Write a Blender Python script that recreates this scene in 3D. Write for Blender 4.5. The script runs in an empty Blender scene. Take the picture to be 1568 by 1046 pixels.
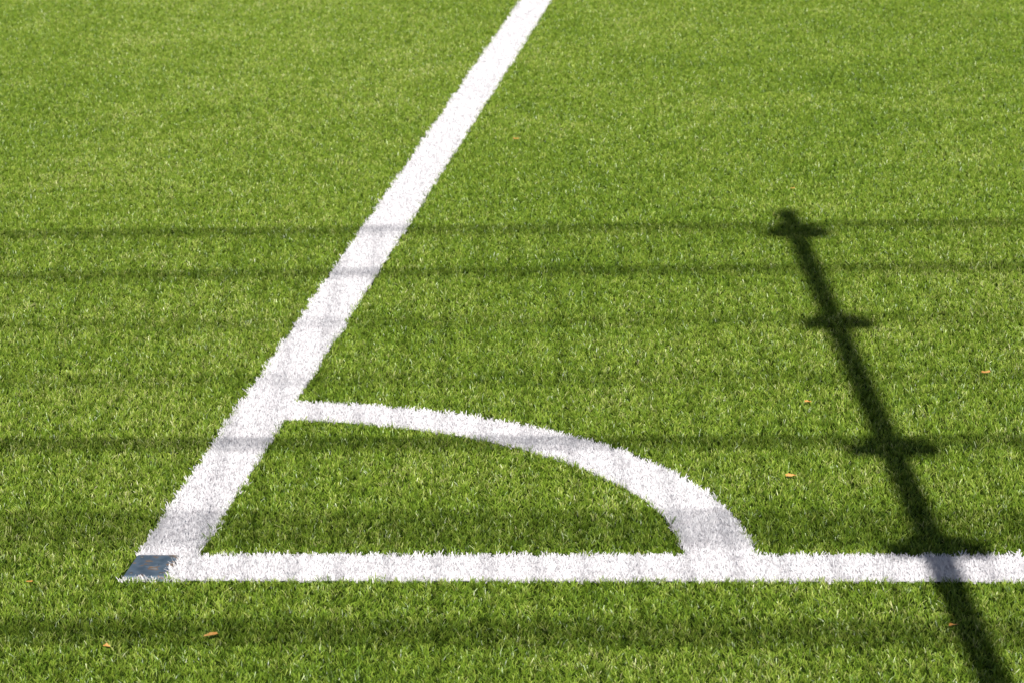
import bpy, bmesh, numpy as np, math
from mathutils import Matrix, Vector
rng=np.random.default_rng(7)
sc=bpy.context.scene
COL=sc.collection
Z0=-0.0125     # base of the pile; tips are around z=0

# ------------------------------------------------------------ helpers
def link(o):
    COL.objects.link(o); return o
def mesh_from(name,V,F,mat=None):
    me=bpy.data.meshes.new(name)
    me.from_pydata([tuple(v) for v in V],[],[tuple(f) for f in F])
    if mat: me.materials.append(mat)
    me.update(); return me
def box(V,F,x0,x1,y0,y1,z0,z1):
    b=len(V)
    V+= [(x0,y0,z0),(x1,y0,z0),(x1,y1,z0),(x0,y1,z0),(x0,y0,z1),(x1,y0,z1),(x1,y1,z1),(x0,y1,z1)]
    F+= [(b,b+3,b+2,b+1),(b+4,b+5,b+6,b+7),(b,b+1,b+5,b+4),(b+1,b+2,b+6,b+5),(b+2,b+3,b+7,b+6),(b+3,b,b+4,b+7)]
def rod(V,F,p,q,r,n=8):
    p=np.array(p,float);q=np.array(q,float);d=q-p;d/=np.linalg.norm(d)
    a=np.cross(d,[0,0,1.]) if abs(d[2])<.9 else np.cross(d,[1.,0,0]);a/=np.linalg.norm(a);c=np.cross(d,a)
    b=len(V)
    for e in (p,q):
        for i in range(n):
            t=2*math.pi*i/n; V.append(tuple(e+r*(a*math.cos(t)+c*math.sin(t))))
    for i in range(n):
        j=(i+1)%n; F.append((b+i,b+j,b+n+j,b+n+i))
    F.append(tuple(b+i for i in range(n))[::-1]); F.append(tuple(b+n+i for i in range(n)))
def newmat(name):
    m=bpy.data.materials.new(name);m.use_nodes=True;nt=m.node_tree;nt.nodes.clear()
    return m,nt,nt.nodes,nt.links
def bevel_obj(name,V,F,mat,w,seg=2,parent=None):
    me=mesh_from(name,V,F,mat);bm=bmesh.new();bm.from_mesh(me)
    bmesh.ops.recalc_face_normals(bm,faces=bm.faces)
    if w: bmesh.ops.bevel(bm,geom=list(bm.edges),offset=w,segments=seg,affect='EDGES',profile=.5)
    bm.to_mesh(me);bm.free()
    o=link(bpy.data.objects.new(name,me))
    if parent: o.parent=parent
    return o

# ------------------------------------------------------------ materials
def blade_mat(name,stops,rough,gloss,root,amp,big):
    m,nt,N,L=newmat(name)
    out=N.new('ShaderNodeOutputMaterial')
    b=N.new('ShaderNodeBsdfDiffuse');gl=N.new('ShaderNodeBsdfGlossy');mxs=N.new('ShaderNodeMixShader')
    gl.inputs['Roughness'].default_value=rough;gl.inputs['Color'].default_value=(1,1,1,1);mxs.inputs[0].default_value=gloss
    at=N.new('ShaderNodeAttribute');at.attribute_name='brnd'
    ht=N.new('ShaderNodeAttribute');ht.attribute_name='bh'
    geo=N.new('ShaderNodeNewGeometry')
    nz=N.new('ShaderNodeTexNoise');nz.noise_dimensions='2D';nz.inputs['Scale'].default_value=3.2;nz.inputs['Detail'].default_value=4;nz.inputs['Roughness'].default_value=.72
    L.new(geo.outputs['Position'],nz.inputs['Vector'])
    n2=N.new('ShaderNodeTexNoise');n2.noise_dimensions='2D';n2.inputs['Scale'].default_value=.55;n2.inputs['Detail'].default_value=1
    L.new(geo.outputs['Position'],n2.inputs['Vector'])
    a3=N.new('ShaderNodeMath');a3.operation='MULTIPLY_ADD';a3.inputs[1].default_value=amp;L.new(nz.outputs['Fac'],a3.inputs[0]);L.new(at.outputs['Fac'],a3.inputs[2])
    a5=N.new('ShaderNodeMath');a5.operation='MULTIPLY_ADD';a5.inputs[1].default_value=big;L.new(n2.outputs['Fac'],a5.inputs[0]);L.new(a3.outputs[0],a5.inputs[2])
    a4=N.new('ShaderNodeMath');a4.operation='SUBTRACT';a4.inputs[1].default_value=(amp+big)/2;L.new(a5.outputs[0],a4.inputs[0])
    r=N.new('ShaderNodeValToRGB');L.new(a4.outputs[0],r.inputs[0])
    el=r.color_ramp.elements
    el[0].position=stops[0][0];el[0].color=(*stops[0][1],1)
    el[1].position=stops[-1][0];el[1].color=(*stops[-1][1],1)
    for p,c in stops[1:-1]:
        e=el.new(p);e.color=(*c,1)
    mr=N.new('ShaderNodeMapRange');mr.inputs[1].default_value=0;mr.inputs[2].default_value=.8;mr.inputs[3].default_value=root;mr.inputs[4].default_value=1  # shade between blades painted in: colour darkens towards the root
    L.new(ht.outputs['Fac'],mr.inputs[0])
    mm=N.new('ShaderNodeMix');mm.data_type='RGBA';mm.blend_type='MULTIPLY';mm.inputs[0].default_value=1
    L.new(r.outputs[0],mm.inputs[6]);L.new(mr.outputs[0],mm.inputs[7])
    L.new(mm.outputs[2],b.inputs['Color'])
    L.new(b.outputs[0],mxs.inputs[1]);L.new(gl.outputs[0],mxs.inputs[2]);L.new(mxs.outputs[0],out.inputs[0])
    return m
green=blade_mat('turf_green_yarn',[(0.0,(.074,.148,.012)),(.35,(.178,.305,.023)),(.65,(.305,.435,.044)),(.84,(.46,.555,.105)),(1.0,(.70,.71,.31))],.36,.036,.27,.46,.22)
white=blade_mat('turf_white_yarn',[(0.0,(.79,.76,.79)),(.4,(.89,.865,.89)),(1.0,(.94,.925,.94))],.5,.025,.88,.7,0)

def simple(name,c1,c2,scale,rough=.7,metal=0,spec=.4,detail=4):
    m,nt,N,L=newmat(name)
    out=N.new('ShaderNodeOutputMaterial');b=N.new('ShaderNodeBsdfPrincipled');L.new(b.outputs[0],out.inputs[0])
    g=N.new('ShaderNodeNewGeometry');nz=N.new('ShaderNodeTexNoise');nz.inputs['Scale'].default_value=scale;nz.inputs['Detail'].default_value=detail
    L.new(g.outputs['Position'],nz.inputs['Vector'])
    r=N.new('ShaderNodeValToRGB');r.color_ramp.elements[0].position=.35;r.color_ramp.elements[1].position=.65
    r.color_ramp.elements[0].color=(*c1,1);r.color_ramp.elements[1].color=(*c2,1)
    L.new(nz.outputs['Fac'],r.inputs[0]);L.new(r.outputs[0],b.inputs['Base Color'])
    b.inputs['Roughness'].default_value=rough;b.inputs['Metallic'].default_value=metal;b.inputs['Specular IOR Level'].default_value=spec
    return m
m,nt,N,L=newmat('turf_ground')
out=N.new('ShaderNodeOutputMaterial');b=N.new('ShaderNodeBsdfDiffuse');L.new(b.outputs[0],out.inputs[0])
g=N.new('ShaderNodeNewGeometry')
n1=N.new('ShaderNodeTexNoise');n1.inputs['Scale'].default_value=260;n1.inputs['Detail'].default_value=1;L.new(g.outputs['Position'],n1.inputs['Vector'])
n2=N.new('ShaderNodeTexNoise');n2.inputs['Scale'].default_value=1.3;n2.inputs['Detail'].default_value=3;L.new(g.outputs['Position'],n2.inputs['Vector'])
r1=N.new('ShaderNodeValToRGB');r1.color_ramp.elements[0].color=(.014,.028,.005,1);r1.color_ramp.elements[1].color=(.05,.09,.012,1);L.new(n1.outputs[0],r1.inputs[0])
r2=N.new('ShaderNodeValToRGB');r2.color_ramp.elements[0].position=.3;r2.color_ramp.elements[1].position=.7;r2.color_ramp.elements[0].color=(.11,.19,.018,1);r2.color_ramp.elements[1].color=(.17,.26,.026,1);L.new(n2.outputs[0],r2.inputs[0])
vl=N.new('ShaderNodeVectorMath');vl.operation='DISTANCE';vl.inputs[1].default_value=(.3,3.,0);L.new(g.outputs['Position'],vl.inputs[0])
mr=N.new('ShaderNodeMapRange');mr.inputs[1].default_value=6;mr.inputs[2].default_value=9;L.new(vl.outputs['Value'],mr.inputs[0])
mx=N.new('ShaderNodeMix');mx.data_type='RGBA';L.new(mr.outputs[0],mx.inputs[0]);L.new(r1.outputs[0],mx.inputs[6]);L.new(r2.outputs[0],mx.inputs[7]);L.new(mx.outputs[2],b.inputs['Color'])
ground_mat=m
line_ground=simple('line_backing',(.68,.66,.67),(.80,.78,.79),180,.9,0,.1)

# ------------------------------------------------------------ ground sheets
S=200
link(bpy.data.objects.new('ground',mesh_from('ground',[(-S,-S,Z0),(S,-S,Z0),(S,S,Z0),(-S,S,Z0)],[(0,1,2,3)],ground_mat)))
SW=0.100; GY0,GY1=-0.012,0.106; AR1,AR0=1.0,0.893
PX0,PX1,PY0,PY1=0.004,0.072,-0.004,0.102     # corner plate
V=[];F=[]
z=Z0+.004
V+=[(0,PY1+.007,z),(SW,PY1+.007,z),(SW,60,z),(0,60,z)];F.append((0,1,2,3))
V+=[(SW,GY0,z),(45,GY0,z),(45,GY1,z),(SW,GY1,z)];F.append((4,5,6,7))
n=40;b0=len(V)
a0=math.asin(GY1/AR1);a1=math.acos(SW/AR1)
c0=math.asin(GY1/AR0);c1=math.acos(SW/AR0)
for i in range(n+1):
    t=i/n;A=a0+(a1-a0)*t;B=c0+(c1-c0)*t
    V.append((AR1*math.cos(A),AR1*math.sin(A),z));V.append((AR0*math.cos(B),AR0*math.sin(B),z))
for i in range(n):F.append((b0+2*i,b0+2*i+2,b0+2*i+3,b0+2*i+1))
LV,LF=V,F

# ------------------------------------------------------------ pile: vectorised blades
SEG=2
def blades(X,Y,z0,per,rad,h0,h1,w0,w1,lean,scale,r,tlean=.32,hvar=.18):
    n=len(X)*per
    tr=np.repeat(r.uniform(0,1,len(X)),per)            # tuft random
    sl=np.repeat(scale*np.clip(r.normal(1,hvar,len(X)),.55,1.5),per)
    bx=np.repeat(X,per);by=np.repeat(Y,per)
    a=r.uniform(0,2*np.pi,n);rr=rad*np.sqrt(r.uniform(0,1,n))*scale
    bx=bx+rr*np.cos(a);by=by+rr*np.sin(a)
    h=r.uniform(h0,h1,n)*sl;w=r.uniform(w0,w1,n)*scale
    tl=np.repeat(r.uniform(0,2*np.pi,len(X)),per)
    ln=lean*r.uniform(.05,1,n);d=r.uniform(0,2*np.pi,n)
    ox=np.cos(d)*ln+tlean*np.cos(tl);oy=np.sin(d)*ln+tlean*np.sin(tl)-.04
    f=r.uniform(0,np.pi,n);wx=np.cos(f)*w/2;wy=np.sin(f)*w/2
    cu=r.uniform(-1.1,1.1,n)
    c=.56*r.uniform(0,1,n)+.44*tr
    VV=np.zeros((n,SEG+1,2,3),dtype=np.float32)
    for s in range(SEG+1):
        t=s/SEG;ca=np.cos(cu*t);sa=np.sin(cu*t)
        dx=(ox*ca-oy*sa)*h*t**1.4;dy=(ox*sa+oy*ca)*h*t**1.4
        L2=ox**2+oy**2;zz=h*t*(1-.24*np.minimum(L2,1.6)*t)
        ww=1. if s<SEG else .6
        for k,sg in ((0,-1),(1,1)):
            VV[:,s,k,0]=bx+dx+sg*wx*ww;VV[:,s,k,1]=by+dy+sg*wy*ww;VV[:,s,k,2]=z0+zz
    nv=(SEG+1)*2
    base=(np.arange(n)*nv)[:,None]
    Q=np.stack([base+np.array([[2*s,2*s+1,2*s+3,2*s+2]]) for s in range(SEG)],axis=1).reshape(-1,4)
    br=np.repeat(c,nv);bh=np.tile(np.repeat(np.arange(SEG+1)/SEG,2),n)
    return VV.reshape(-1,3),Q,br,bh
def np_mesh(name,VV,Q,br,bh,mats,pre=None):
    me=bpy.data.meshes.new(name)
    pv=np.array(pre[0],dtype=np.float32) if pre else np.zeros((0,3),np.float32)
    pf=np.array(pre[1]) if pre else np.zeros((0,4),int)
    allV=np.r_[pv,VV];allQ=np.r_[pf,Q+len(pv)].astype(np.int32)
    me.vertices.add(len(allV));me.vertices.foreach_set('co',allV.astype(np.float32).ravel())
    me.loops.add(allQ.size);me.loops.foreach_set('vertex_index',allQ.ravel())
    me.polygons.add(len(allQ));me.polygons.foreach_set('loop_start',np.arange(0,allQ.size,4,dtype=np.int32))
    try: me.polygons.foreach_set('loop_total',np.full(len(allQ),4,dtype=np.int32))
    except Exception: pass
    for mt in mats: me.materials.append(mt)
    mi=np.zeros(len(allQ),dtype=np.int32);mi[:len(pf)]=len(mats)-1;me.polygons.foreach_set('material_index',mi)
    for k,v in (('brnd',br),('bh',bh)):
        at=me.attributes.new(k,'FLOAT','POINT');at.data.foreach_set('value',np.r_[np.zeros(len(pv)),v].astype(np.float32))
    me.update(calc_edges=True);return me

GREEN=dict(per=11,rad=.0052,h0=.0050,h1=.0124,w0=.0009,w1=.0015,lean=1.05)
WHITE=dict(per=12,rad=.0048,h0=.0065,h1=.0118,w0=.0012,w1=.0020,lean=.75)
G=.0097
def grid(x0,x1,y0,y1,g,j,r):
    nx=int(round((x1-x0)/g));ny=int(round((y1-y0)/g))
    X,Y=np.meshgrid(x0+(np.arange(nx)+.5)*(x1-x0)/nx,y0+(np.arange(ny)+.5)*(y1-y0)/ny);X=X.ravel();Y=Y.ravel()
    return X+r.uniform(-j,j,len(X))*g,Y+r.uniform(-j,j,len(Y))*g
def is_line(X,Y,e):
    R=np.hypot(X,Y)
    side=(X>0+e)&(X<SW+e)&(Y>0)
    goal=(Y>GY0+e)&(Y<GY1+e)&(X>0)
    arc=(R<AR1+e)&(R>AR0+e)&(X>0)&(Y>0)
    return side|goal|arc
def is_plate(X,Y): return (X>PX0-.004)&(X<PX1+.002)&(Y>PY0-.003)&(Y<PY1+.002)
T=.5
tiles=bpy.data.collections.new('turf_tiles');NT=8
for i in range(NT):
    r=np.random.default_rng(50+i);X,Y=grid(-T/2,T/2,-T/2,T/2,G,.5,r)
    me=np_mesh(f'turf_tile_{i}',*blades(X,Y,0,scale=1.,r=r,**GREEN),[green])
    tiles.objects.link(bpy.data.objects.new(f'turf_tile_{i}',me))
x0,x1,y0,y1=-5.,6.,-2.,9.
cx=np.arange(x0,x1,T)+T/2;cy=np.arange(y0,y1,T)+T/2;CX,CY=np.meshgrid(cx,cy);CX=CX.ravel();CY=CY.ravel()
mixed=np.zeros(len(CX),bool)
q=np.linspace(-T/2-.012,T/2+.012,40);QX,QY=np.meshgrid(q,q)
for i in range(len(CX)):
    xx=CX[i]+QX.ravel();yy=CY[i]+QY.ravel()
    mixed[i]=(is_line(xx,yy,0)|is_plate(xx,yy)).any()
gx,gy=[],[]
for i in np.nonzero(mixed)[0]:
    X,Y=grid(CX[i]-T/2,CX[i]+T/2,CY[i]-T/2,CY[i]+T/2,G,.5,rng);gx.append(X);gy.append(Y)
X=np.concatenate(gx);Y=np.concatenate(gy)
k=~is_line(X,Y,rng.normal(0,.0020,len(X)))&~is_plate(X,Y)
VG=blades(X[k],Y[k],Z0,scale=1.,r=rng,**GREEN)
px=list(CX[~mixed]);py=list(CY[~mixed]);ps=[1.]*len(px)
for a in np.arange(-10,11,1.)+.5:
    for c in np.arange(-6,16,1.)+.5:
        if x0<a<x1 and y0<c<y1: continue
        xx=a+2*QX.ravel();yy=c+2*QY.ravel()
        if is_line(xx,yy,0).any(): continue
        px.append(a);py.append(c);ps.append(2.)
P=np.c_[px,py,np.full(len(px),Z0)]
me=np_mesh('artificial_turf',*VG,[green])
nv=len(me.vertices);n=len(P)
me.vertices.add(n);co=np.zeros((nv+n)*3,dtype=np.float32);me.vertices.foreach_get('co',co);co[nv*3:]=P.astype(np.float32).ravel();me.vertices.foreach_set('co',co)
v=np.zeros(nv+n,dtype=bool);v[nv:]=True;me.attributes.new('tile','BOOLEAN','POINT').data.foreach_set('value',v)
v=np.zeros((nv+n,3),dtype=np.float32);v[nv:,2]=rng.integers(0,4,n)*math.pi/2;me.attributes.new('rot','FLOAT_VECTOR','POINT').data.foreach_set('vector',v.ravel())
v=np.zeros(nv+n,dtype=np.float32);v[nv:]=ps;me.attributes.new('tscale','FLOAT','POINT').data.foreach_set('value',v)
v=np.zeros(nv+n,dtype=np.int32);v[nv:]=rng.integers(0,NT,n);me.attributes.new('pick','INT','POINT').data.foreach_set('value',v)
me.update()
turf=link(bpy.data.objects.new('artificial_turf',me))
g=bpy.data.node_groups.new('turf_tiling','GeometryNodeTree')
g.interface.new_socket('Geometry',in_out='INPUT',socket_type='NodeSocketGeometry');g.interface.new_socket('Geometry',in_out='OUTPUT',socket_type='NodeSocketGeometry')
N=g.nodes;L=g.links
gi=N.new('NodeGroupInput');go=N.new('NodeGroupOutput')
ci=N.new('GeometryNodeCollectionInfo');ci.inputs['Collection'].default_value=tiles;ci.inputs['Separate Children'].default_value=True;ci.inputs['Reset Children'].default_value=True
ip=N.new('GeometryNodeInstanceOnPoints');ip.inputs['Pick Instance'].default_value=True
def na(nm,t):
    q=N.new('GeometryNodeInputNamedAttribute');q.data_type=t;q.inputs['Name'].default_value=nm;return q.outputs['Attribute']
L.new(gi.outputs[0],ip.inputs['Points']);L.new(na('tile','BOOLEAN'),ip.inputs['Selection']);L.new(ci.outputs[0],ip.inputs['Instance'])
L.new(na('pick','INT'),ip.inputs['Instance Index']);L.new(na('rot','FLOAT_VECTOR'),ip.inputs['Rotation']);L.new(na('tscale','FLOAT'),ip.inputs['Scale'])
j=N.new('GeometryNodeJoinGeometry');L.new(gi.outputs[0],j.inputs[0]);L.new(ip.outputs[0],j.inputs[0]);L.new(j.outputs[0],go.inputs[0])
turf.modifiers.new('tiles','NODES').node_group=g
# white pile, denser
gx,gy=[],[]
for bx in ((-.02,.13,0,9.),(.0,6.,-.03,.13),(.1,1.02,.1,1.02)):
    X,Y=grid(*bx,.0078,.5,rng)
    if bx[3]==9.: m_=Y>=.13
    elif bx[1]==6.: m_=Y<.13
    else: m_=(X>.13)&(Y>.13)
    gx.append(X[m_]);gy.append(Y[m_])
X=np.concatenate(gx);Y=np.concatenate(gy)
k=is_line(X,Y,rng.normal(0,.0018,len(X)))&~is_plate(X,Y)&(rng.uniform(0,1,len(X))>.03)
VW=blades(X[k],Y[k],Z0+.001,scale=1.,r=rng,**WHITE)
link(bpy.data.objects.new('white_corner_line_marking',np_mesh('white_corner_line_marking',*VW,[white,line_ground],pre=(LV,LF))))

# ------------------------------------------------------------ corner plate
m,nt,N,L=newmat('worn_plate')
out=N.new('ShaderNodeOutputMaterial');b=N.new('ShaderNodeBsdfPrincipled');L.new(b.outputs[0],out.inputs[0])
g=N.new('ShaderNodeNewGeometry');n1=N.new('ShaderNodeTexNoise');n1.inputs['Scale'].default_value=46;n1.inputs['Detail'].default_value=6;L.new(g.outputs['Position'],n1.inputs['Vector'])
r=N.new('ShaderNodeValToRGB');e=r.color_ramp.elements;e[0].position=.30;e[0].color=(.075,.115,.16,1);e[1].position=.55;e[1].color=(.14,.19,.25,1)
q=e.new(.61);q.color=(.27,.17,.10,1);q=e.new(.68);q.color=(.31,.31,.31,1)
L.new(n1.outputs[0],r.inputs[0]);L.new(r.outputs[0],b.inputs['Base Color']);b.inputs['Roughness'].default_value=.6;b.inputs['Specular IOR Level'].default_value=.3
plate_mat=m
PZ=-.0035
root=link(bpy.data.objects.new('corner_flag_socket_cover',None))
V=[];F=[];box(V,F,PX0,PX1,PY0,PY1,Z0-.03,PZ)
bevel_obj('cover_plate',V,F,plate_mat,.0025,2,root)
cxp,cyp=(PX0+PX1)/2,(PY0+PY1)/2
V=[];F=[];rod(V,F,(cxp,cyp,PZ),(cxp,cyp,PZ+.0015),.012,20)
bevel_obj('socket_cap',V,F,plate_mat,.0005,1,root)
V=[];F=[]
for sx in (PX0+.010,PX1-.010):
    for sy in (PY0+.014,PY1-.012): rod(V,F,(sx,sy,PZ),(sx,sy,PZ+.0012),.0032,10)
bevel_obj('screws',V,F,simple('screw_steel',(.3,.3,.3),(.4,.36,.32),60,.4,.8),0,1,root)

# ------------------------------------------------------------ fallen leaf litter (bits a centimetre or so across)
leafm=simple('dry_leaf',(.62,.26,.05),(.80,.46,.15),90,.6,0,.3)
CAMP=[1.2272,-4.7955,1.6478,-.1226,.258,-.0389]
# x, y, half-size in metres
LEAVES=[(.245,3.42,.0055),(.975,2.78,.0040),(1.383,1.145,.0060),(1.055,.955,.0045),(1.038,.500,.0058),(.206,-.290,.0078),(.056,-.335,.0048),(-.135,-.045,.0034),(1.298,-.235,.0048)]
V=[];F=[]
for x,y,s in LEAVES:
    a=rng.uniform(-.6,.6);b0=len(V);K=11
    V.append((x,y,.002))
    for i in range(K):
        t=2*math.pi*i/K;rr=s*(1.0+.30*math.sin(3*t+x*50))*rng.uniform(.7,1.2)
        lx=rr*1.4*math.cos(t);ly=rr*.65*math.sin(t)
        V.append((x+lx*math.cos(a)-ly*math.sin(a),y+lx*math.sin(a)+ly*math.cos(a),.000+.4*abs(ly)+rng.uniform(0,.35)*s+(ly+s)*.25))
    for i in range(K):F.append((b0,b0+1+i,b0+1+(i+1)%K))
link(bpy.data.objects.new('fallen_leaf_litter',mesh_from('fallen_leaf_litter',V,F,leafm)))

# ------------------------------------------------------------ sun geometry and fence
TANE=.62; ELEV=math.atan(TANE); AZ=math.atan(.128)
FY=-5.10
def hgt(Ysh,off=0.): return (Ysh-.02-FY-off)/math.cos(AZ)*TANE
PXB=1.354+math.tan(AZ)*(-.467-FY)
TOP=hgt(2.57)
steel=simple('green_coated_steel',(.03,.07,.045),(.04,.09,.055),8,.45,.1,.5)
conc=simple('concrete_footing',(.28,.27,.25),(.38,.37,.35),25,.9,0,.2)
fence=link(bpy.data.objects.new('ball_stop_fence',None))
posts=[PXB+2.52*i for i in range(-4,5)]
V=[];F=[]
for x in posts: box(V,F,x-.0240,x+.0240,FY-.03,FY+.03,Z0,TOP-.012)
bevel_obj('posts',V,F,steel,.004,2,fence)
V=[];F=[]
for x in posts: box(V,F,x-.0275,x+.0275,FY-.034,FY+.034,TOP-.012,TOP)
bevel_obj('post_caps',V,F,steel,.003,2,fence)
V=[];F=[]
cl=[2.355,1.555,.69,.145,-.60,-1.4,-2.2,-3.0,-3.8,-4.6]
for i,c in enumerate(cl):
    for x in posts:
        h=hgt(c,.04);w_=.074 if i<2 else .082
        box(V,F,x-w_,x+w_,FY+.032,FY+.044,h-.025,h+.025)
        box(V,F,x-.050,x+.050,FY+.046,FY+.060,h-.036,h+.036)
bevel_obj('clamp_bars',V,F,steel,.003,2,fence)
V=[];F=[]
for x in posts: box(V,F,x-.15,x+.15,FY-.15,FY+.15,Z0-.3,Z0+.03)
bevel_obj('footings',V,F,conc,.01,2,fence)
V=[];F=[]
x0,x1=posts[0],posts[-1]
bars=[(2.44,3,.0037,.018),(2.03,3,.0039,.016),(1.60,2,.0030,.02),(1.17,2,.0027,.02),(.75,3,.0046,.015),(.265,9,.0031,.0125),(-.235,4,.0045,.014)]  # extra rods stacked in each row, shaped to widen its shadow band
bars+=[(-.235-.43*i,2,.0036,.019) for i in range(1,12)]
for c,n_,r_,sp in bars:
    h=hgt(c,.08)
    if h<.06: continue
    for k_ in range(n_):
        hh=h+(k_-(n_-1)/2)*sp; yy=FY+.066+(k_%2)*.0160
        rod(V,F,(x0,yy,hh),(x1,yy,hh),r_)
xx=x0
while xx<x1:
    rod(V,F,(xx,FY+.066+.0080,Z0+.03),(xx,FY+.066+.0080,hgt(2.47,.08)),.0026,6); xx+=.078
link(bpy.data.objects.new('wire_mesh_panels',mesh_from('wire_mesh_panels',V,F,steel))).parent=fence

# ------------------------------------------------------------ camera
cd=bpy.data.cameras.new('camera');cam=link(bpy.data.objects.new('camera',cd));sc.camera=cam
cd.sensor_width=36;cd.sensor_fit='HORIZONTAL';cd.lens=5012.3/1568*36;cd.clip_end=1000;cd.clip_start=.05
yaw,pit,rol=CAMP[3:]
f=Vector((math.sin(yaw)*math.cos(pit),math.cos(yaw)*math.cos(pit),-math.sin(pit)));r=Vector((math.cos(yaw),-math.sin(yaw),0));u=r.cross(f)
r2=r*math.cos(rol)+u*math.sin(rol);u2=-r*math.sin(rol)+u*math.cos(rol)
M=Matrix((r2,u2,-f)).transposed().to_4x4();M.translation=Vector(CAMP[:3]);cam.matrix_world=M
cd.dof.use_dof=True;cd.dof.focus_distance=5.8;cd.dof.aperture_fstop=16

# ------------------------------------------------------------ light
w=bpy.data.worlds.new('World');sc.world=w;w.use_nodes=True;nt=w.node_tree
bg=nt.nodes['Background'];sky=nt.nodes.new('ShaderNodeTexSky');sky.sky_type='NISHITA';sky.sun_disc=False
sky.sun_elevation=ELEV
sd=Vector((math.sin(AZ)*math.cos(ELEV),-math.cos(AZ)*math.cos(ELEV),math.sin(ELEV)))
sky.sun_rotation=math.atan2(sd.x,sd.y)
nt.links.new(sky.outputs[0],bg.inputs[0]);bg.inputs[1].default_value=.05
sl=bpy.data.lights.new('sun','SUN');sl.energy=5;sl.angle=math.radians(.26);sl.color=(1,.97,.91)
so=link(bpy.data.objects.new('sun',sl));so.rotation_euler=sd.to_track_quat('Z','Y').to_euler();so.location=(3,-8,6)
sc.view_settings.view_transform='Standard';sc.view_settings.look='None';sc.view_settings.exposure=0
